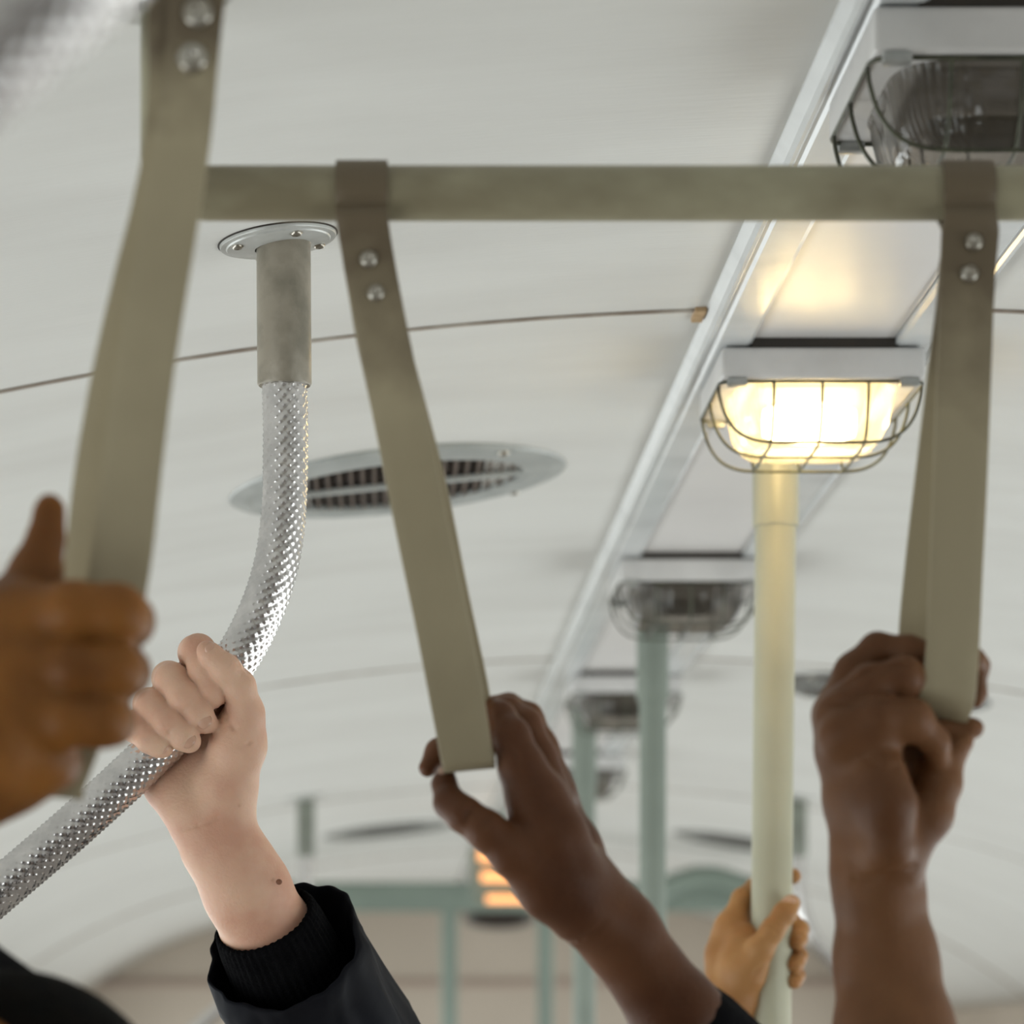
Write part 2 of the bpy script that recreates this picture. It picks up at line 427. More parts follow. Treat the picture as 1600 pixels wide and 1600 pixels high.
# ---------------------------------------------------------------- bulkhead lamps
def lamp(y, label, lit=False, dx=0.0):
    x0 = CX + dx
    root = empty('caged_ceiling_lamp', (x0, y + .09, .58))
    tag(root, label, 'lamp', 'caged bulkhead lamps along the ceiling')
    W, D = .083, .18
    bm = bmesh.new()
    box(bm, x0 - W, x0 + W, y, y + D, .553, .5785, .004, 3)
    # white rim lip on the underside
    hb = obj('housing', bm, M['housing'], sharp=40); keep(hb, root)
    bm = bmesh.new(); box(bm, x0 - .058, x0 + .058, y + .001, y + .17, .5782, .5862)
    keep(obj('gasket', bm, M['gasket'], smooth=False), root)
    bm = bmesh.new(); box(bm, x0 - .052, x0 + .052, y + .026, y + D - .026, .5505, .5535, .001)
    keep(obj('reflector', bm, M['reflector'], smooth=False), root)
    # ribbed glass bowl: rounded rectangle rings, outer shell then inner shell
    def ring(hw, hd, z, rib, n=288):
        pts = []
        for k in range(n):
            a = 2 * math.pi * k / n
            ca, sa = math.cos(a), math.sin(a)
            e = 2 / 4.6
            px = hw * math.copysign(abs(ca) ** e, ca); py = hd * math.copysign(abs(sa) ** e, sa)
            g = 1 + rib * math.cos(a * 48)
            pts.append(Vector((x0 + px * g, y + D / 2 + py * g, z)))
        return pts
    prof = [(.068, .077, .5535, 0), (.066, .075, .550, .006), (.064, .073, .540, .014), (.061, .0695, .526, .016), (.056, .064, .516, .016), (.048, .058, .5105, .014), (.034, .042, .509, .01), (.012, .014, .509, 0)]
    vs = []; fs = []; nn = 288
    for hw, hd, z, rb in prof:
        vs += ring(hw, hd, z, rb)
    for i in range(len(prof) - 1):
        for k2 in range(nn):
            fs.append((i * nn + k2, i * nn + (k2 + 1) % nn, (i + 1) * nn + (k2 + 1) % nn, (i + 1) * nn + k2))
    fs.append(tuple(range((len(prof) - 1) * nn, len(prof) * nn)))
    keep(raw('glass_bowl', vs, fs, M['glass']), root)
    # bulb
    bm = bmesh.new()
    pts = [Vector((x0 - .038 + .076 * i / 12, y + D / 2, .534)) for i in range(13)]
    rr = [.004 + (.014 if lit else .006) * math.sin(math.pi * min(1, max(0, .08 + .84 * i / 12))) ** .45 for i in range(13)]
    tube(bm, pts, rr, 20)
    keep(obj('bulb', bm, M['bulb_lit'] if lit else M['bulb_off']), root)
    # cage
    bm = bmesh.new()
    wr = .0013
    for yy in (y + .022, y + .088, y + .154):
        side = [(-.0835, .552), (-.082, .541), (-.077, .526), (-.068, .514), (-.054, .507), (-.035, .505), (0, .505)]
        pts = [Vector((x0 + a, yy, z)) for a, z in side] + [Vector((x0 - a, yy, z)) for a, z in side[-2::-1]]
        tube(bm, spline(pts, 5), wr, 8)
    for xx in (-.0395, 0, .0375):
        side = [(.006, .552), (.008, .540), (.014, .522), (.026, .508), (.045, .5045), (.09, .5045)]
        pts = [Vector((x0 + xx, y + a, z)) for a, z in side] + [Vector((x0 + xx, y + D - a, z)) for a, z in side[-2::-1]]
        tube(bm, spline(pts, 5), wr, 8)
    rim = []
    for cx_, cy_, a0 in ((.072, .072, 0), (-.072, .072, 90), (-.072, -.072, 180), (.072, -.072, 270)):
        for q in range(5):
            a = math.radians(a0 + 90 * q / 4)
            rim.append(Vector((x0 + cx_ + .0115 * math.cos(a), y + D / 2 + cy_ + .0115 * math.sin(a), .5515)))
    tube(bm, rim, wr, 8, closed=True)
    keep(obj('wire_cage', bm, M['wire']), root)
    for sx, sy in ((-1, -1), (1, -1), (-1, 1), (1, 1)):
        bm = bmesh.new()
        box(bm, x0 + sx * .070 - .008, x0 + sx * .070 + .008, y + D / 2 + sy * .086 - .005, y + D / 2 + sy * .086 + .005, .547, .5535, .0015)
        keep(obj('clip', bm, M['clip'], sharp=40), root)
    return root
lamp(1.757, 'unlit caged ceiling lamp with clear ribbed glass, nearest, above the cross rail', dx=-.006)
lamp(2.6, 'lit caged ceiling lamp glowing warm yellow above the cream pole', lit=True)
lamp(3.7, 'unlit caged ceiling lamp behind the lit one, just left of the cream pole')
lamp(4.83, 'blurred unlit caged lamp behind the grey-green pole, above the dark pinching hand', dx=.012)
lamp(6.1, 'farthest blurred caged lamp, mostly hidden behind the poles', dx=.025)

# ---------------------------------------------------------------- upright poles
def straight_pole(x, y, zs, r_s, r_p, label, m_s, m_p, lean=0.0, flange=True):
    root = empty('grab_pole', (x, y, -1.5))
    tag(root, label, 'pole', 'upright grab poles under the lamp row')
    top = ZC - .006
    bm = bmesh.new(); tube(bm, [Vector((x - lean * (zs - z), y, z)) for z in (zs + .004, .2, -.4, -1.0, -1.5)], r_p, 40)
    keep(obj('tube', bm, m_p, sharp=40), root)
    bm = bmesh.new(); tube(bm, [Vector((x, y, z)) for z in (top, zs + .002, zs)], [r_s, r_s, r_s - .0003], 40)
    keep(obj('sleeve', bm, m_s, sharp=40), root)
    return root
straight_pole(.3535, 2.865, .476, .0207, .0184, 'upright pole, cream with lamplight in its colour, under the lit lamp with a hand on it', M['pole'], M['pole'], lean=.0105)
straight_pole(.345, 4.06, .455, .0205, .0172, 'grey-green upright pole under the third lamp', M['pole_far'], M['pole_far'])
straight_pole(.332, 5.22, .455, .0205, .0185, 'blurred grey-green pole under the fourth lamp behind the dark pinching hand', M['pole_far'], M['pole_far'])

# ---------------------------------------------------------------- embossed curved poles
def embossed(path, r, name='tube', fine=True):
    pts = spline(path, 12)
    # resample evenly
    seg = [(pts[i + 1] - pts[i]).length for i in range(len(pts) - 1)]
    tot = sum(seg); step = .0011 if fine else .004
    n_s = int(tot / step); res = []; i = 0; acc = 0
    for k in range(n_s + 1):
        s = tot * k / n_s
        while i < len(seg) - 1 and acc + seg[i] < s: acc += seg[i]; i += 1
        res.append(pts[i].lerp(pts[i + 1], min(1, (s - acc) / max(seg[i], 1e-9))))
    T, N = frames(res)
    na = 84 if fine else 24
    P0 = np.array([list(p) for p in res]); TT = np.array([list(t) for t in T]); NN = np.array([list(t) for t in N])
    BB = np.cross(TT, NN)
    th = np.arange(na) * 2 * np.pi / na
    s = np.arange(n_s + 1) * tot / n_s
    pitch = .0074; na_b = 14
    if fine:
        u = s[:, None] / pitch; vth = th[None, :] * na_b / (2 * np.pi)
        def bumps(u, vv):
            du = (u - np.round(u)); dv = (vv - np.round(vv))
            return np.exp(-(du ** 2 + dv ** 2) / .045)
        h = bumps(u, vth) + bumps(u + .5, vth + .5)
        rad = r - .0005 + .0011 * h
    else:
        rad = np.full((n_s + 1, na), r)
    V = P0[:, None, :] + (NN[:, None, :] * np.cos(th)[None, :, None] + BB[:, None, :] * np.sin(th)[None, :, None]) * rad[:, :, None]
    V = V.reshape(-1, 3)
    I, K = np.meshgrid(np.arange(n_s), np.arange(na), indexing='ij')
    K2 = (K + 1) % na
    Q = np.stack([I * na + K, I * na + K2, (I + 1) * na + K2, (I + 1) * na + K], -1).reshape(-1, 4)
    return V, Q

def np_mesh(name, V, Q, m):
    me = bpy.data.meshes.new(name)
    me.vertices.add(len(V)); me.vertices.foreach_set('co', np.asarray(V, dtype=np.float32).ravel())
    nq = len(Q)
    me.loops.add(nq * 4); me.polygons.add(nq)
    me.loops.foreach_set('vertex_index', np.asarray(Q, dtype=np.int32).ravel())
    me.polygons.foreach_set('loop_start', np.arange(nq, dtype=np.int32) * 4)
    me.polygons.foreach_set('loop_total', np.full(nq, 4, dtype=np.int32))
    me.update(calc_edges=True); me.validate()
    return link_mesh(name, me, m)

def curved_pole(path, sleeve_top, sleeve_bot, r_s, r_t, fl_r, label, fine=True, m_s=None, m_t=None, screws=True):
    """path: world points from inside the sleeve down; sleeve hangs from a round flange on the ceiling"""
    x, y = sleeve_top.x, sleeve_top.y
    root = empty('curved_grab_pole', (x, y, ceil_z(x)))
    tag(root, label, 'pole', 'curved embossed grab poles')
    V, Q = embossed(path, r_t, fine=fine)
    keep(np_mesh('tube', V, Q, m_t or M['knurl']), root)
    bm = bmesh.new()
    tube(bm, [sleeve_top, sleeve_top.lerp(sleeve_bot, .5), sleeve_bot + Vector((0, 0, .0015)), sleeve_bot], [r_s, r_s, r_s, r_s - .001], 48)
    keep(obj('sleeve', bm, m_s or M['sleeve'], sharp=40), root)
    m = ceil_M(x - .004, y)
    bm = bmesh.new()
    lathe(bm, [(fl_r, .001), (fl_r, -.002), (fl_r * .985, -.003), (fl_r * .90, -.0035), (fl_r * .88, -.0045), (r_s + .004, -.006), (r_s - .002, -.0065)], m, 64)
    fo = obj('flange', bm, M['flange'], sharp=35); keep(fo, root)
    bm = bmesh.new(); lathe(bm, [(fl_r + .0012, .001), (fl_r + .0012, -.0008), (fl_r - .003, -.0012)], m, 64)
    g = obj('gasket', bm, M['gasket']); keep(g, root)
    if screws:
        for a in (25, 115, 205, 295):
            a = math.radians(a)
            mm = m @ Matrix.Translation(((fl_r + r_s) * .52 * math.cos(a), (fl_r + r_s) * .52 * math.sin(a), -.0048))
            bm = bmesh.new(); lathe(bm, [(.0042, .001), (.0042, -.001), (.003, -.0022), (.0012, -.0026), (.0008, -.0016), (0, -.0016)], mm, 16)
            s = obj('screw', bm, M['screw']); keep(s, root)
    return root

YP = 2.2
pth = [P(444, 596, YP), P(446, 650, YP), P(446, 715, YP), P(444, 790, YP), P(434, 870, YP), P(412, 945, YP), P(374, 1022, YP), P(316, 1098, YP), P(232, 1184, YP), P(125, 1283, YP), P(-5, 1395, YP), P(-180, 1545, YP), P(-420, 1750, YP)]
curved_pole(pth, Vector(((443 - VX) / F * YP, YP, ceil_z((443 - VX) / F * YP) - .002)), P(444.5, 603, YP), .0187, .0153, .0405,
            'shiny dimpled metal grab pole bending down-left, gripped by the pale hand')
# nearer one crossing the top left corner, far out of focus
YN = .80
pth = [P(510, -740, YN), P(495, -600, YN), P(440, -440, YN), P(340, -280, YN), P(200, -125, YN), P(70, 0, YN), P(-90, 140, YN), P(-350, 360, YN), P(-750, 700, YN)]
pth = [p for p in pth]
x = pth[0].x
pth = [Vector((x, YN, ceil_z(x) - .08)), Vector((x, YN, ceil_z(x) - .12))] + pth
curved_pole(pth, Vector((x, YN, ceil_z(x) - .002)), Vector((x, YN, ceil_z(x) - .10)), .0187, .0153, .0405,
            'very blurred dimpled pole crossing the top left corner')
# far pair
def far_pole(x, y, s, label):
    z = ceil_z(x)
    ref = [(0, -.09), (0, -.14), (-.002, -.19), (-.012, -.25), (-.035, -.30), (-.075, -.345), (-.13, -.40), (-.22, -.48), (-.36, -.60)]
    pth = [Vector((x + s * a, y, z + b)) for a, b in ref]
    curved_pole(pth, Vector((x, y, z - .002)), Vector((x, y, z - .125)), .0187, .0153, .04, label, fine=False, m_s=M['sleeve_dark'], screws=False)
far_pole((478 - VX) / F * 6.75, 6.75, 1, 'far blurred flanged pole behind the pale forearm')
far_pole((1247 - VX) / F * 6.75, 6.75, -1, 'far blurred flanged pole right of the cream pole')

# ---------------------------------------------------------------- cross rails
def cross_rail(xa, xb, y, z, r, label):
    root = empty('cross_rail', (CX, y, z))
    tag(root, label, 'rail', 'cross rails under the ceiling')
    bend = .02
    pts = [Vector((xa, y, ceil_z(xa) - .001)), Vector((xa, y, z + bend + .01))]
    for a in range(0, 91, 15):
        a = math.radians(a); pts.append(Vector((xa + bend - bend * math.cos(a), y, z + bend - bend * math.sin(a))))
    nn = 14
    for i in range(1, nn): pts.append(Vector((xa + bend + (xb - xa - 2 * bend) * i / nn, y, z)))
    for a in range(90, -1, -15):
        a = math.radians(a); pts.append(Vector((xb - bend + bend * math.cos(a), y, z + bend - bend * math.sin(a))))
    pts += [Vector((xb, y, z + bend + .01)), Vector((xb, y, ceil_z(xb) - .001))]
    bm = bmesh.new(); tube(bm, pts, r, 40)
    keep(obj('tube', bm, M['rail']), root)
    for xx in (xa, xb):
        bm = bmesh.new(); lathe(bm, [(.036, .001), (.036, -.003), (.033, -.004), (r + .002, -.005)], ceil_M(xx, y), 40)
        keep(obj('flange', bm, M['flange'], sharp=35), root)
YR = 1.68
cross_rail((262 - VX) / F * YR, .86, YR, (VY - 302) / F * YR, 42.5 / F * YR, 'olive painted horizontal rail carrying the two right-hand straps')
YR1 = 1.42
cross_rail(-.2, .72, YR1, .505, .0143, 'olive rail above the picture carrying the nearest strap')

# ---------------------------------------------------------------- strap hangers
def strap_mat(name, zt, zb):
    """cream vinyl, grubby brown towards the end that rubs on the rail"""
    m = mat(name, (.40, .345, .225, 1), .5, col2=(.345, .295, .19, 1), scale=9, bump=.12, bscale=160)
    nt = m.node_tree; N = nt.nodes; L = nt.links
    b = N['Principled BSDF']
    src = b.inputs['Base Color'].links[0].from_socket
    tc = N.new('ShaderNodeTexCoord'); sx = N.new('ShaderNodeSeparateXYZ'); L.new(tc.outputs['Object'], sx.inputs[0])
    nz = N.new('ShaderNodeTexNoise'); nz.inputs['Scale'].default_value = 26; nz.inputs['Detail'].default_value = 5
    L.new(tc.outputs['Object'], nz.inputs['Vector'])
    a = N.new('ShaderNodeMath'); a.operation = 'MULTIPLY_ADD'; a.inputs[1].default_value = .12; L.new(nz.outputs[0], a.inputs[0]); L.new(sx.outputs[2], a.inputs[2])
    mr = N.new('ShaderNodeMapRange'); mr.inputs[1].default_value = zb + .06; mr.inputs[2].default_value = zt + .06
    mr.inputs[3].default_value = 0; mr.inputs[4].default_value = .82
    L.new(a.outputs[0], mr.inputs[0])
    mx = N.new('ShaderNodeMix'); mx.data_type = 'RGBA'
    L.new(mr.outputs[0], mx.inputs['Factor']); L.new(src, mx.inputs['A']); mx.inputs['B'].default_value = (.085, .056, .03, 1)
    L.new(mx.outputs['Result'], b.inputs['Base Color'])
    return m

def strap(front, back, rail, label, rivets, grime, th=.0024, rr=.0045):
    """front/back: stations (xl,yl,xr,yr,Y) from the rail down / from the bottom up; rail=(y,z,r)"""
    L_, R_ = [], []
    def add(xl, yl, xr, yr, Y):
        L_.append(P(xl, yl, Y)); R_.append(P(xr, yr, Y))
    for s in front: add(*s)
    for s in back: add(*s)
    # over the rail, from the back round the top to the front
    ry, rz, r = rail
    r += th * .6
    xl, xr = L_[0].x, R_[0].x
    for a in range(-35, 216, 25):
        a = math.radians(a)
        p = Vector((0, ry + r * math.cos(a), rz + r * math.sin(a)))
        L_.append(Vector((xl, p.y, p.z))); R_.append(Vector((xr, p.y, p.z)))
    # dense closed splines for both edges
    def cl(pts, n=7):
        out = []; k = len(pts)
        for i in range(k):
            p0, p1, p2, p3 = pts[i - 1], pts[i], pts[(i + 1) % k], pts[(i + 2) % k]
            # centripetal-ish blending: limit tangents
            d = (p2 - p1).length
            m1 = (p2 - p0).normalized() * min(d, (p1 - p0).length) if (p2 - p0).length > 1e-9 else Vector()
            m2 = (p3 - p1).normalized() * min(d, (p3 - p2).length) if (p3 - p1).length > 1e-9 else Vector()
            for q in range(n):
                t = q / n
                out.append((2 * t ** 3 - 3 * t ** 2 + 1) * p1 + (t ** 3 - 2 * t ** 2 + t) * m1 + (-2 * t ** 3 + 3 * t ** 2) * p2 + (t ** 3 - t ** 2) * m2)
        return out
    A, B = cl(L_), cl(R_)
    k = len(A); nw = 5
    vs = []; fs = []
    for i in range(k):
        for q in range(nw): vs.append(A[i].lerp(B[i], q / (nw - 1)))
    for i in range(k):
        j = (i + 1) % k
        for q in range(nw - 1): fs.append((i * nw + q, i * nw + q + 1, j * nw + q + 1, j * nw + q))
    root = raw('hanging_strap', vs, fs, strap_mat('strap_vinyl', *grime))
    root.data.update()
    md = root.modifiers.new('thick', 'SOLIDIFY'); md.thickness = th; md.offset = 0
    mb = root.modifiers.new('edge', 'BEVEL'); mb.width = .0006; mb.segments = 2; mb.limit_method = 'ANGLE'; mb.angle_limit = math.radians(50)
    tag(root, label, 'strap', 'hanging straps with riveted loops')
    for px, py, Y in rivets:
        p = P(px, py, Y)
        m = Matrix.Translation(p) @ Matrix.Rotation(math.radians(90), 4, 'X')
        bm = bmesh.new(); lathe(bm, [(rr, -.0012), (rr, .0004), (rr * .8, .0016), (rr * .42, .0020), (rr * .36, .0010), (0, .0010)], m, 24)
        ro = obj('rivet', bm, M['screw'], root)
    return root

rz = (VY - 302) / F * YR; rad = 42.5 / F * YR
yf = YR - rad - .003
s2 = strap(
    [(524, 335, 606, 333, yf + .001), (528, 362, 609, 358, yf + .004), (536, 410, 616, 402, yf + .006), (547, 470, 627, 462, yf + .008), (560, 540, 641, 532, yf + .012),
     (590, 690, 672, 680, yf + .02), (620, 840, 702, 828, yf + .03), (650, 985, 733, 975, yf + .04), (676, 1120, 760, 1110, yf + .05), (690, 1192, 771, 1186, yf + .055), (693, 1203, 773, 1196, yf + .062)],
    [(693, 1200, 774, 1192, yf + .076), (686, 1160, 771, 1150, yf + .081), (672, 1090, 764, 1075, yf + .08), (640, 930, 730, 915, yf + .072), (610, 780, 700, 765, yf + .055), (580, 640, 665, 628, yf + .032), (556, 530, 636, 520, yf + .017), (546, 470, 624, 462, yf + .0125), (536, 412, 614, 404, yf + .0105), (530, 365, 608, 360, yf + .011)],
    (YR, rz, rad), 'leaning cream strap on the cross rail, pinched at its end by a dark hand',
    [(576, 404, yf + .0038), (587, 457, yf + .006)], (.415, .335))
s3 = strap(
    [(1476, 335, 1558, 335, yf + .001), (1471, 362, 1561, 362, yf + .004), (1469, 420, 1556, 422, yf + .004), (1467, 490, 1552, 492, yf + .004), (1463, 600, 1548, 602, yf + .002),
     (1457, 760, 1542, 762, yf - .004), (1452, 900, 1535, 902, yf - .008), (1447, 1010, 1530, 1015, yf - .010), (1439, 1075, 1524, 1090, yf - .009), (1433, 1098, 1514, 1122, yf - .002), (1440, 1118, 1502, 1146, yf + .012)],
    [(1436, 1110, 1502, 1140, yf + .026), (1418, 1065, 1498, 1080, yf + .036), (1404, 1000, 1486, 1005, yf + .038), (1414, 880, 1498, 882, yf + .036), (1430, 740, 1514, 742, yf + .03), (1448, 590, 1532, 592, yf + .021), (1462, 480, 1546, 482, yf + .0125), (1467, 420, 1552, 422, yf + .0095), (1472, 365, 1556, 365, yf + .011)],
    (YR, rz, rad), 'cream strap hanging at the right, held in the fist above the bare forearm',
    [(1522, 378, yf + .0015), (1515, 427, yf + .0015)], (.41, .33))
y1 = YR1 - .0175
s1 = strap(
    [(275, -110, 372, -110, y1 + .001), (268, -80, 362, -80, y1 + .003), (264, -30, 356, -30, y1 + .003), (262, 30, 348, 30, y1 + .003), (256, 110, 340, 110, y1 + .003), (240, 210, 330, 212, y1 + .003), (222, 320, 314, 322, y1 + .002),
     (204, 430, 296, 432, y1), (180, 580, 272, 582, y1 - .002), (158, 740, 252, 742, y1 - .003), (140, 880, 236, 882, y1 - .003), (112, 1020, 208, 1024, y1 - .002), (70, 1180, 150, 1186, y1), (62, 1225, 132, 1232, y1 + .006), (62, 1240, 130, 1246, y1 + .016)],
    [(60, 1225, 128, 1232, y1 + .034), (68, 1150, 150, 1155, y1 + .04), (86, 1000, 172, 1003, y1 + .045), (100, 880, 186, 882, y1 + .045), (116, 740, 204, 742, y1 + .043), (144, 580, 232, 582, y1 + .038), (178, 430, 266, 432, y1 + .03), (206, 320, 290, 322, y1 + .025), (226, 215, 312, 217, y1 + .02), (232, 110, 318, 112, y1 + .014), (230, 45, 318, 46, y1 + .009), (240, -30, 334, -30, y1 + .008), (262, -80, 352, -80, y1 + .010)],
    (YR1, .505, .0143), 'nearest cream strap at the left, out of focus, held by a dark fist',
    [(309, 18, y1 + .0005), (300, 90, y1 + .0005)], (.46, .41), rr=.0066)

# ---------------------------------------------------------------- far end: green crossbar, posts, amber lights
root = empty('green_crossbar', (.5, 8.5, .43)); tag(root, 'blurred green crossbar on two posts far down the cabin', 'crossbar')
bm = bmesh.new(); box(bm, -.32, 1.03, 8.47, 8.53, .39, .468, .012, 3)
keep(obj('beam', bm, M['beam'], sharp=40), root)
for px in (702, 852):
    x = (px - VX) / F * 8.5
    bm = bmesh.new(); tube(bm, [Vector((x, 8.5, .40)), Vector((x, 8.5, -.5)), Vector((x, 8.5, -1.5))], .022, 24)
    keep(obj('post', bm, M['beam'], sharp=40), root)
bm = bmesh.new()
tube(bm, spline([P(1020, 1400, 8.45), P(1060, 1378, 8.45), P(1110, 1370, 8.45), P(1160, 1384, 8.45), P(1200, 1405, 8.45)], 5), .03, 16)
keep(obj('bracket', bm, M['beam']), root)
root = empty('amber_lamp', P(785, 1370, 7.4)); tag(root, 'glowing amber louvred light glimpsed beside the thumb of the pinching hand', 'lamp')
a, b = P(735, 1322, 7.4), P(835, 1415, 7.4)
bm = bmesh.new(); box(bm, a.x, b.x, 7.43, 7.46, b.z, a.z, .004)
keep(obj('back_plate', bm, M['beam'], sharp=40), root)
for x0, x1, yy, rr in ((748, 800, 1336, .014), (752, 820, 1370, .011), (760, 830, 1405, .009)):
    bm = bmesh.new(); tube(bm, [P(x0, yy, 7.41), P(x1, yy, 7.41)], rr, 16)
    keep(obj('light_tube', bm, M['amber'], sharp=40), root)
bm = bmesh.new(); tube(bm, [Vector(((785 - VX) / F * 7.45, 7.45, a.z - .01)), Vector(((785 - VX) / F * 7.45, 7.45, ceil_z(.3)))], .008, 12)
keep(obj('bracket', bm, M['beam']), root)

# ---------------------------------------------------------------- people: implicit limbs turned into one continuous skin
def smin(a, b, k):
    h = np.maximum(k - np.abs(a - b), 0) / k
    return np.minimum(a, b) - h * h * k * .25

def surface_nets(f, org, h):
    s = f < 0
    nx, ny, nz = f.shape
    c = np.zeros((nx - 1, ny - 1, nz - 1), np.int32)
    for dx in (0, 1):
        for dy in (0, 1):
            for dz in (0, 1): c += s[dx:nx - 1 + dx, dy:ny - 1 + dy, dz:nz - 1 + dz]
    msk = (c > 0) & (c < 8)
    idx = -np.ones(msk.shape, np.int64); ijk = np.argwhere(msk); idx[msk] = np.arange(len(ijk))
    acc = np.zeros((len(ijk), 3)); cnt = np.zeros(len(ijk))
    i, j, k = ijk.T
    corners = [(a, b, d) for a in (0, 1) for b in (0, 1) for d in (0, 1)]
    for p in corners:
        for ax in range(3):
            if p[ax]: continue
            q = list(p); q[ax] = 1
            f0 = f[i + p[0], j + p[1], k + p[2]]; f1 = f[i + q[0], j + q[1], k + q[2]]
            cr = (f0 < 0) != (f1 < 0)
            t = np.where(cr, f0 / np.where(f0 == f1, 1, f0 - f1), 0)
            pos = np.tile(np.array(p, float), (len(ijk), 1)); pos[:, ax] += t
            acc[cr] += pos[cr]; cnt[cr] += 1
    V = org + (ijk + acc / cnt[:, None]) * h
    Q = []
    for ax in range(3):
        a = [slice(None)] * 3; b = [slice(None)] * 3
        a[ax] = slice(0, -1); b[ax] = slice(1, None)
        ch = s[tuple(a)] != s[tuple(b)]
        e = np.argwhere(ch)
        u, v2 = (ax + 1) % 3, (ax + 2) % 3
        ok = (e[:, u] > 0) & (e[:, v2] > 0) & (e[:, u] < f.shape[u] - 1) & (e[:, v2] < f.shape[v2] - 1)
        e = e[ok]
        def cell(du, dv):
            q = e.copy(); q[:, u] -= du; q[:, v2] -= dv
            return idx[q[:, 0], q[:, 1], q[:, 2]]
        quad = np.stack([cell(1, 1), cell(0, 1), cell(0, 0), cell(1, 0)], 1)
        flip = ~s[e[:, 0], e[:, 1], e[:, 2]]
        quad[flip] = quad[flip][:, ::-1]
        Q.append(quad)
    Q = np.concatenate(Q)
    Q = Q[(Q >= 0).all(1)]
    return V, Q

def person(label, m, Yb, body, digits, cuts=(), creases=(), h=.0016, kb=.010, kd=.0045, kf=.0011, kbd=.008, relax=2):
    """body / digits: chains of (px, py, depth offset in mm, radius in px) at base depth Yb"""
    def conv(ch):
        out = []
        for x, y, dz, r in ch:
            Y = Yb + dz / 1000
            out.append((np.array(P(x, y, Y)), r / F * Yb))
        return out
    body = [conv(c) for c in body]; digits = [conv(c) for c in digits]; cuts = [conv(c) for c in cuts]
    allp = np.array([p for c in body + digits for p, r in c]); allr = max(r for c in body + digits for p, r in c)
    lo = allp.min(0) - allr - .012; hi = allp.max(0) + allr + .012
    dims = np.ceil((hi - lo) / h).astype(int) + 1
    def field(chains, k):
        f = np.full(dims, .05, np.float32)
        for c in chains:
            for (a, ra), (b, rb) in zip(c[:-1], c[1:]):
                mr = max(ra, rb) + k + .016
                l = np.maximum(((np.minimum(a, b) - mr - lo) / h).astype(int), 0)
                u = np.minimum(((np.maximum(a, b) + mr - lo) / h).astype(int) + 2, dims)
                if (u <= l).any(): continue
                gx = (lo[0] + np.arange(l[0], u[0]) * h)[:, None, None] - a[0]
                gy = (lo[1] + np.arange(l[1], u[1]) * h)[None, :, None] - a[1]
                gz = (lo[2] + np.arange(l[2], u[2]) * h)[None, None, :] - a[2]
                d = b - a; dd = max(float(d @ d), 1e-12)
                t = np.clip((gx * d[0] + gy * d[1] + gz * d[2]) / dd, 0, 1)
                dist = np.sqrt((gx - t * d[0]) ** 2 + (gy - t * d[1]) ** 2 + (gz - t * d[2]) ** 2) - (ra + (rb - ra) * t)
                sl = tuple(slice(l[q], u[q]) for q in range(3))
                f[sl] = smin(f[sl], dist.astype(np.float32), k)
        return f
    f = field(body, kb)
    if digits:
        fd = None
        for c in digits:
            g = field([c], kd)
            fd = g if fd is None else smin(fd, g, kf)
        f = smin(f, fd, kbd)
    for c in cuts:
        g = field([c], .002)
        k = .004
        hh = np.maximum(k - np.abs(f + g), 0) / k
        f = np.maximum(f, -g) + hh * hh * k * .25
    # skin creases: shallow grooves that follow the surface
    lines = []
    for pts, rp in creases:
        ch = []
        for (xa, ya), (xb, yb) in zip(pts[:-1], pts[1:]):
            for q in range(6):
                x = xa + (xb - xa) * q / 5; y = ya + (yb - ya) * q / 5
                for Y in np.arange(lo[1], hi[1], h * .5):
                    p = np.array(P(x, y, Y)); g = ((p - lo) / h).round().astype(int)
                    if (g < 0).any() or (g >= dims).any(): continue
                    if f[tuple(g)] < h * .5:
                        rr_ = rp / F * Yb
                        ch.append((np.array(P(x, y, Y + h * .4 - rr_ * .35)), rr_)); break
        if len(ch) > 1: lines.append(ch)
    for c in lines:
        g = field([c], .001)
        k = .0016
        hh = np.maximum(k - np.abs(f + g), 0) / k
        f = np.maximum(f, -g) + hh * hh * k * .25
    V, Q = surface_nets(f, lo, h)
    o = np_mesh('person', V, Q, m)
    if relax:
        bm = bmesh.new(); bm.from_mesh(o.data)
        for _ in range(relax): bmesh.ops.smooth_vert(bm, verts=bm.verts, factor=.35, use_axis_x=True, use_axis_y=True, use_axis_z=True)
        bm.to_mesh(o.data); bm.free()
    tag(o, label, 'person')
    return o

def nail(parent, m, px, py, Y, dpx, nrm, wpx, lpx, name='fingernail'):
    """curved nail plate: dpx = finger direction in the picture plane (x right, y down), nrm = outward normal"""
    c = P(px, py, Y); n = Vector(nrm).normalized()
    d = Vector((dpx[0], dpx[2] if len(dpx) > 2 else 0, -dpx[1])); d = (d - n * d.dot(n)).normalized()
    s = d.cross(n)
    w = wpx / F * Y; l = lpx / F * Y
    vs = []; fs = []; k = 9
    for i in range(k):
        for j in range(k):
            u = -1 + 2 * i / (k - 1); v2 = -1 + 2 * j / (k - 1)
            q = math.sqrt(max(0, 1 - .45 * u ** 4))
            uu = u * math.sqrt(1 - .35 * v2 * v2 * v2 * v2)
            p = c + s * (uu * w) + d * (v2 * l * q) - n * (w * .50 * uu * uu + l * .10 * v2 * v2) 
            vs.append(p)
    for i in range(k - 1):
        for j in range(k - 1): fs.append((i * k + j, i * k + j + 1, (i + 1) * k + j + 1, (i + 1) * k + j))
    o = raw(name, vs, fs, m)
    md = o.modifiers.new('thick', 'SOLIDIFY'); md.thickness = .0008; md.offset = 0
    o.parent = parent
    return o

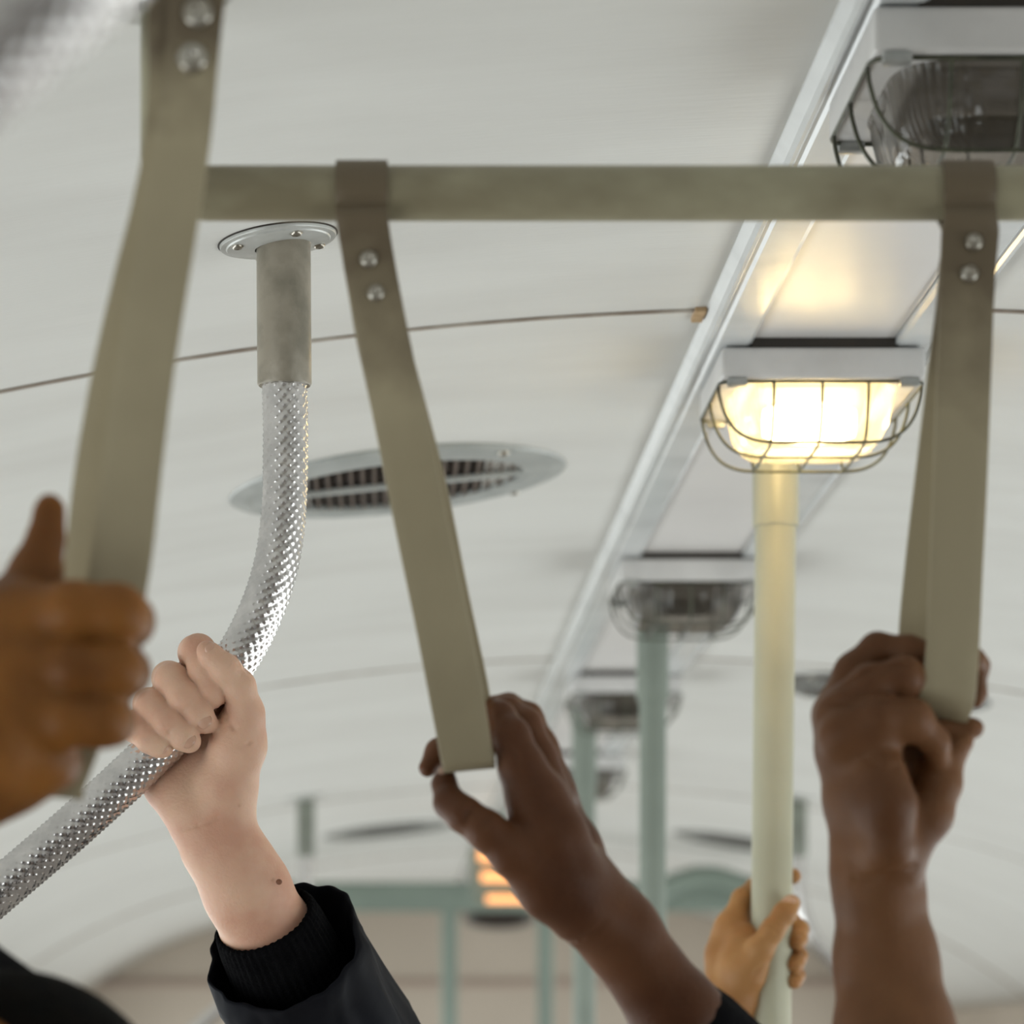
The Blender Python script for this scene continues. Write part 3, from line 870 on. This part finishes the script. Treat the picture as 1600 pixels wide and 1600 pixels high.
def cloth(name, rings, m, parent, seg=72, wr=.0, ws=30., ribs=0, ribh=0., seed=0, elong=None, capend=False):
    """sweep of rings (centre, radius, axis) with folds"""
    vs = []; fs = []
    pts = [r[0] for r in rings]
    N0 = None
    for i, rg in enumerate(rings):
        c0, r = rg[0], rg[1]
        ax = rg[2].normalized()
        ref = Vector((1, 0, 0)) if N0 is None else N0
        nx = (ref - ax * ref.dot(ax)).normalized(); N0 = nx
        ny = ax.cross(nx)
        rx, ry = (r if isinstance(r, tuple) else (r, r))
        for k in range(seg):
            a = 2 * math.pi * k / seg
            d = nx * math.cos(a) * rx + ny * math.sin(a) * ry
            p = c0 + d
            q = wr * noise.noise(p * ws + Vector((seed, 0, 0))) + wr * .5 * noise.noise(p * ws * 2.7 + Vector((0, seed, 0)))
            if ribs: q += ribh * math.cos(a * ribs)
            vs.append(p + d.normalized() * q)
    for i in range(len(rings) - 1):
        for k in range(seg):
            fs.append((i * seg + k, i * seg + (k + 1) % seg, (i + 1) * seg + (k + 1) % seg, (i + 1) * seg + k))
    if capend: fs.append(tuple(range((len(rings) - 1) * seg, len(rings) * seg)))
    o = raw(name, vs, fs, m)
    o.parent = parent
    return o

# ---- B: pale hand gripping the embossed pole
YB = 2.2
B = person('pale forearm in a black jacket, fist closed round the shiny dimpled pole', M['skin_pale'], YB,
    body=[
        [(700, 2060, 330, 110), (540, 1720, 170, 92), (470, 1570, 100, 80), (425, 1470, 52, 73), (384, 1388, 30, 67), (362, 1345, 22, 60), (341, 1305, 17, 53)],
        [(330, 1320, 18, 50), (305, 1270, 16, 45), (275, 1240, 20, 36)],
        [(355, 1310, 16, 44), (356, 1260, 10, 38), (352, 1225, 8, 42)],
        [(345, 1240, 12, 46), (325, 1205, 22, 42)],
        [(280, 1240, 20, 38), (262, 1225, 24, 34), (300, 1190, 32, 34)],
        [(300, 1215, 26, 40), (330, 1140, 34, 34), (345, 1090, 38, 28)],
        [(360, 1215, 6, 42), (372, 1165, -2, 40), (376, 1130, -6, 34)],
        [(300, 1200, 28, 34), (262, 1150, 38, 28), (235, 1120, 36, 22)],
    ],
    digits=[
        [(372, 1160, -4, 36), (384, 1112, -14, 27), (374, 1072, -24, 24), (352, 1046, -30, 23), (328, 1022, -32, 17), (322, 1016, -32, 14)],   # thumb
        [(345, 1085, 38, 28), (328, 1045, 34, 27), (306, 1020, 8, 26.5), (310, 1018, -8, 26), (320, 1045, -20, 24.5), (331, 1076, -22, 22), (335, 1090, -21, 17)],   # index
        [(315, 1115, 38, 26), (285, 1075, 30, 25), (264, 1060, 6, 25.5), (269, 1063, -10, 26), (290, 1092, -22, 24.5), (311, 1118, -22, 22), (321, 1129, -20, 17.5)],   # middle
        [(285, 1150, 38, 26), (255, 1115, 30, 24), (233, 1100, 6, 24), (238, 1105, -10, 25), (263, 1131, -22, 23.5), (287, 1151, -22, 21.5), (297, 1159, -20, 17)],   # ring
        [(260, 1180, 36, 23), (225, 1150, 28, 21), (205, 1133, 6, 20.5), (211, 1137, -10, 21.5), (233, 1155, -20, 20), (249, 1165, -20, 17.5), (256, 1169, -18, 14)],   # little
    ],
    creases=[
        ([(346, 1104), (354, 1122), (366, 1140)], 3.2),
        ([(283, 1296), (315, 1288), (345, 1276), (372, 1258)], 3.0),
        ([(392, 1160), (376, 1168)], 2.6),
        ([(372, 1046), (380, 1052)], 2.4), ([(380, 1040), (388, 1050)], 2.4),
        ([(302, 1098), (288, 1110)], 2.2), ([(272, 1138), (260, 1150)], 2.2),
    ], h=.00115)
nail(B, M['nail_pale'], 334, 1014, YB - .0391, (-.6, -.45, 0), (.45, -.85, .25), 11, 13)
nail(B, M['nail_pale'], 317, 1125, YB - .0313, (.70, .72, 0), (.05, -1, -.06), 12.5, 13)
nail(B, M['nail_pale'], 292, 1155, YB - .0311, (.75, .65, 0), (.05, -1, -.06), 12.5, 13)
nail(B, M['nail_pale'], 251, 1166, YB - .0271, (.8, .55, 0), (.05, -1, -.06), 10.5, 12)
bm = bmesh.new(); lathe(bm, [(.0022, 0), (.0018, .0007), (0, .001)], Matrix.Translation(P(436, 1378, YB + .028 - .0245)) @ Matrix.Rotation(math.radians(70), 4, 'X'), 12)
obj('mole', bm, M['mole'], B)
axB = (P(450, 1520, YB + .075) - P(380, 1380, YB + .028)).normalized()
def RB(px, py, dz, r, tilt=None): return (P(px, py, YB + dz / 1000), r / F * YB, tilt or axB)
cloth('knit_cuff', [RB(417, 1445, 42, 71), RB(413, 1438, 40, 75), RB(411, 1434, 39, 79), RB(414, 1440, 41, 84), RB(425, 1462, 50, 88), RB(440, 1495, 64, 92), RB(465, 1545, 90, 96)], M['knit'], B, seg=160, ribs=44, ribh=.0007, wr=.001, ws=60)
axJ = (P(520, 1640, YB + .15) - P(425, 1440, YB + .04)).normalized()
def RJ(px, py, dz, r): return (P(px, py, YB + dz / 1000), r / F * YB, axJ)
cloth('jacket_sleeve', [RJ(470, 1560, 100, 108), RJ(455, 1520, 75, 116), RJ(446, 1492, 62, 121), RJ(441, 1480, 57, 124), RJ(440, 1477, 56, 127), RJ(443, 1482, 57, 130), RJ(450, 1500, 64, 131), RJ(466, 1530, 80, 133), RJ(490, 1580, 105, 140), RJ(520, 1650, 140, 150), RJ(600, 1820, 230, 168), RJ(720, 2080, 350, 185)], M['jacket'], B, seg=140, wr=.0075, ws=30, seed=3)

# ---- C: dark hand pinching the end of the leaning strap
YC = 1.735
C_ = person('dark brown hand pinching the bottom of the leaning strap, long forearm to lower right', M['skin_brown'], YC,
    body=[
        [(1320, 1960, 120, 100), (1180, 1760, 70, 84), (1060, 1590, 40, 70), (965, 1455, 24, 62), (900, 1370, 18, 60)],
        [(925, 1430, 10, 52), (880, 1370, 0, 54), (862, 1310, -4, 52), (842, 1250, -4, 46)],
        [(925, 1410, 40, 50), (888, 1330, 46, 50), (856, 1250, 48, 42), (832, 1190, 48, 34)],
        [(900, 1420, 6, 46), (858, 1390, 0, 40), (838, 1365, -6, 34)],
    ],
    digits=[
        # fingers standing in depth, tips hooked over the strap's edge
        [(838, 1260, -6, 44), (816, 1200, -8, 36), (798, 1150, -8, 29), (783, 1118, 0, 21), (771, 1102, 8, 14)],
        [(856, 1250, 14, 43), (837, 1185, 16, 33), (820, 1132, 16, 26), (795, 1108, 22, 19), (776, 1098, 26, 13)],
        [(862, 1240, 32, 40), (842, 1170, 34, 30), (824, 1122, 34, 24), (795, 1102, 40, 18), (768, 1100, 44, 14)],
        [(850, 1210, 54, 32), (800, 1150, 62, 22), (730, 1150, 66, 19), (686, 1175, 62, 21), (668, 1200, 56, 15)],
        # thumb from the heel of the hand up to the strap's fold
        [(850, 1380, -4, 40), (800, 1335, -12, 33), (760, 1297, -14, 30), (724, 1272, -11, 27), (703, 1255, -6, 24), (694, 1225, 2, 18), (697, 1205, 8, 13.5)],
    ],
    creases=[
        ([(736, 1262), (726, 1284)], 4.5), ([(768, 1268), (752, 1296)], 4.0),
        ([(876, 1474), (900, 1472), (932, 1456), (950, 1440)], 4.5),
        ([(786, 1150), (800, 1170), (812, 1200)], 3.5),
    ], h=.0014, kf=.002)
nail(C_, M['nail_brown'], 686, 1211, YC - .0015, (.1, -1, 0), (-.8, -.5, .1), 8, 12)
axC = (P(1180, 1760, YC + .07) - P(1060, 1590, YC + .04)).normalized()
def RC(px, py, dz, r): return (P(px, py, YC + dz / 1000), r / F * YC, axC)
def RCt(px, py, dz, r, k):
    return (P(px, py, YC + dz / 1000), r / F * YC, (axC * k + Vector((.93, .15, -.36)) * (1 - k)))
cloth('black_sleeve', [RCt(1120, 1650, 55, 66, .3), RCt(1095, 1625, 48, 70, .1), RCt(1078, 1610, 45, 75, 0), RCt(1076, 1608, 45, 79, 0), RCt(1082, 1612, 46, 82, .1), RCt(1098, 1630, 50, 84, .35), RCt(1125, 1664, 58, 90, .8), RCt(1190, 1745, 75, 104, 1), RCt(1330, 1960, 140, 126, 1)], M['black_cloth'], C_, seg=80, wr=.003, ws=40, seed=9)

# ---- D: small hand on the cream pole
YD = 2.865
D_ = person('tan hand wrapped round the cream pole, thumb pointing up', M['skin_tan'], YD,
    body=[
        [(1060, 1800, 60, 60), (1105, 1660, 20, 46), (1132, 1590, 4, 40), (1146, 1550, 2, 36)],
        [(1135, 1560, 6, 30), (1134, 1500, 10, 24), (1142, 1450, 16, 22)],
        [(1150, 1560, -4, 36), (1160, 1510, -8, 34), (1162, 1470, -4, 26)],
        [(1130, 1540, 8, 28), (1128, 1490, 18, 22), (1130, 1465, 22, 18)],
        [(1145, 1450, 12, 24), (1165, 1475, 2, 22)],
    ],
    digits=[
        [(1168, 1520, -18, 28), (1188, 1482, -28, 21), (1208, 1452, -33, 18), (1226, 1427, -33, 17), (1236, 1412, -30, 14.5)],
        [(1145, 1445, 16, 22), (1160, 1405, 22, 17), (1182, 1385, 32, 15), (1216, 1372, 32, 13), (1238, 1369, 20, 11.5), (1241, 1370, 14, 10.5)],
        [(1138, 1460, 20, 18), (1155, 1440, 30, 16), (1195, 1435, 40, 15), (1235, 1440, 26, 14.5), (1249, 1452, 6, 14), (1247, 1468, -6, 13.5), (1245, 1473, -10, 12)],
        [(1134, 1490, 22, 18), (1155, 1480, 34, 16), (1195, 1478, 40, 15), (1236, 1484, 24, 14.5), (1247, 1494, 6, 14), (1243, 1505, -6, 13), (1241, 1508, -10, 12)],
        [(1134, 1520, 20, 16), (1160, 1515, 34, 14), (1198, 1512, 38, 13), (1234, 1516, 22, 12.5), (1245, 1524, 6, 12), (1242, 1532, -6, 11), (1240, 1534, -9, 10.5)],
    ],
    creases=[([(1206, 1440), (1220, 1450)], 2.6), ([(1202, 1448), (1216, 1458)], 2.4), ([(1178, 1520), (1204, 1500)], 2.4)], h=.0013)
nail(D_, M['nail_tan'], 1234, 1413, YD - .0395, (.55, -.8, 0), (.12, -1, .22), 13, 14)
nail(D_, M['nail_tan'], 1252, 1470, YD - .0135, (-.1, 1, 0), (.72, -.7, -.1), 8, 8)
nail(D_, M['nail_tan'], 1248, 1507, YD - .013, (-.1, 1, 0), (.72, -.7, -.1), 7, 7)
nail(D_, M['nail_tan'], 1246, 1534, YD - .0115, (-.1, 1, 0), (.72, -.7, -.1), 6, 6)

# ---- E: fist on the right strap
YE = 1.665
E_ = person('bare brown forearm at the right, fist through the loop of the right strap', M['skin_mid'], YE,
    body=[
        [(1440, 2050, -60, 118), (1410, 1780, -10, 104), (1398, 1620, 14, 92), (1384, 1500, 22, 78), (1373, 1390, 14, 67), (1368, 1330, 10, 60)],
        [(1345, 1350, 14, 44), (1335, 1250, 10, 44), (1322, 1170, 6, 44)],
        [(1385, 1340, 6, 52), (1362, 1240, -2, 50), (1345, 1160, -4, 50)],
        [(1325, 1170, 4, 46), (1312, 1120, 6, 36)],
        [(1390, 1320, -14, 40), (1388, 1255, -20, 38), (1380, 1210, -20, 34)],
        [(1360, 1160, -8, 42), (1330, 1110, 0, 34)],
        [(1370, 1180, 14, 42), (1415, 1188, 18, 34), (1434, 1230, 16, 22)],
    ],
    digits=[
        [(1305, 1115, 8, 34), (1335, 1050, 10, 30), (1370, 1014, 10, 25), (1420, 1018, 4, 24), (1470, 1028, -2, 20), (1520, 1030, 2, 17), (1530, 1040, 8, 15), (1526, 1085, 12, 14), (1523, 1095, 12, 12)],
        [(1312, 1118, -4, 36), (1360, 1072, -8, 33), (1412, 1058, -8, 31), (1450, 1072, 0, 22), (1478, 1100, 8, 17)],
        [(1320, 1145, -12, 40), (1375, 1122, -18, 36), (1425, 1124, -18, 31), (1462, 1160, -12, 21), (1466, 1188, -4, 17), (1448, 1206, 4, 14)],
        [(1412, 1345, -2, 30), (1452, 1275, 2, 36), (1470, 1225, 2, 32), (1482, 1185, 2, 24), (1500, 1165, 0, 16), (1508, 1160, 0, 12)],
        [(1440, 1140, 2, 18), (1490, 1140, 4, 17), (1518, 1138, 2, 15), (1524, 1138, 2, 12)],
    ],
    cuts=[
        [(1420, 1190, -30, 10), (1432, 1215, -24, 9), (1440, 1235, -20, 6)],
    ],
    creases=[
        ([(1335, 1372), (1375, 1370), (1432, 1354)], 4.0),
        ([(1285, 1100), (1330, 1098), (1380, 1092), (1430, 1092)], 4.5),
        ([(1320, 1072), (1360, 1048), (1420, 1038)], 4.0),
        ([(1388, 1202), (1405, 1196)], 4.5), ([(1345, 1180), (1372, 1196)], 3.5),
    ], h=.0014, kf=.002)

# ---- A: nearest fist on the left strap, head and sleeve in the corner
YA = 1.375
A_ = person('nearest person, blurred dark fist on the left strap, black hair and sleeve below', M['skin_deep'], YA,
    body=[
        [(-10, 1090, 2, 96), (-55, 1180, 4, 86), (-130, 1260, 14, 84), (-330, 1440, 80, 108), (-420, 1540, 120, 118)],
        [(-420, 1540, 120, 118), (160, 1960, 170, 170), (60, 2300, 140, 230)],
        [(10, 1000, 4, 70), (-10, 1160, 4, 82), (20, 1180, 10, 62)],
        [(30, 970, 8, 52), (20, 1080, 2, 60), (40, 1150, 6, 54)],
        # neck, head, chest
        [(40, 2250, 130, 230), (20, 2080, 90, 175), (0, 1960, 60, 190), (-8, 1880, 40, 225), (0, 1800, 50, 258), (8, 1785, 62, 264)],
        [(-40, 2010, -20, 120), (-50, 1930, -30, 150), (-64, 1806, 10, 198)],
        [(-25, 1890, -62, 34), (-28, 1945, -78, 44)],
        [(40, 2250, 130, 220), (440, 2400, 150, 230), (460, 2900, 150, 250)],
        [(40, 2250, 130, 230), (60, 2600, 140, 330), (80, 2950, 140, 330)],
    ],
    digits=[
        [(30, 965, 10, 56), (56, 895, 16, 42), (72, 840, 18, 29), (77, 800, 20, 23), (78, 792, 20, 20)],
        [(40, 965, -2, 52), (115, 955, -14, 46), (183, 960, -14, 46), (200, 970, 8, 41), (195, 975, 24, 36), (150, 975, 30, 30)],
        [(30, 1042, -4, 50), (115, 1044, -18, 41), (180, 1047, -17, 41.5), (197, 1050, 6, 38), (190, 1050, 24, 34), (150, 1050, 30, 28)],
        [(25, 1115, -4, 50), (105, 1124, -16, 41), (160, 1126, -15, 41), (174, 1128, 6, 37), (165, 1128, 24, 32), (130, 1125, 30, 27)],
        [(25, 1175, 0, 46), (75, 1192, -2, 36), (92, 1196, 12, 30), (85, 1196, 28, 26)],
    ],
    cuts=[
        [(15, 985, -44, 22), (75, 1002, -54, 12)],
        [(45, 1066, -48, 18), (90, 1083, -56, 10)],
        [(65, 1142, -46, 18), (95, 1158, -52, 10)],
    ], h=.0022, kb=.022, kf=.0008)
# hair: cap over the skull, part of the person
hc = P(4, 1795, YA + .052); hr = 284 / F * YA
vs = []; fs = []; nu, nv = 64, 40
for i in range(nv + 1):
    for j in range(nu):
        a = 2 * math.pi * j / nu
        # hairline: higher over the forehead (towards the viewer's lower left)
        front = max(0, math.cos(a - math.radians(225)))
        lim = math.radians(118 - 72 * front ** .8)
        th = lim * i / nv
        r = hr * 1.03 * (1 + .012 * noise.noise(Vector((math.cos(a) * 6, math.sin(a) * 6, th * 6))))
        if i == nv: r = hr * .96
        vs.append(hc + Vector((math.sin(th) * math.cos(a) * r, math.sin(th) * math.sin(a) * r, math.cos(th) * r)))
for i in range(nv):
    for j in range(nu): fs.append((i * nu + j, i * nu + (j + 1) % nu, (i + 1) * nu + (j + 1) % nu, (i + 1) * nu + j))
o = raw('hair', vs, fs, M['hair']); o.parent = A_
axA = (P(160, 1960, YA + .17) - P(-420, 1540, YA + .12)).normalized()
cloth('black_sleeve', [(P(-440, 1500, YA + .12), 130 / F * YA, axA), (P(-470, 1480, YA + .12), 220 / F * YA, axA), (P(-430, 1510, YA + .12), 285 / F * YA, axA), (P(-300, 1600, YA + .13), 305 / F * YA, axA), (P(-100, 1750, YA + .15), 310 / F * YA, axA), (P(60, 1880, YA + .165), 310 / F * YA, axA), (P(160, 1980, YA + .17), 300 / F * YA, axA)], M['black_cloth'], A_, seg=80, wr=.005, ws=22, seed=5)
cloth('black_top', [(P(20, 2085, YA + .09), 200 / F * YA, Vector((0, 0, -1))), (P(30, 2120, YA + .1), 300 / F * YA, Vector((0, 0, -1))), (P(60, 2260, YA + .13), 430 / F * YA, Vector((0, 0, -1))), (P(90, 2500, YA + .14), (620 / F * YA, 400 / F * YA), Vector((0, 0, -1))), (P(90, 2990, YA + .14), (640 / F * YA, 400 / F * YA), Vector((0, 0, -1)))], M['black_cloth'], A_, seg=80, wr=.006, ws=16, seed=6)
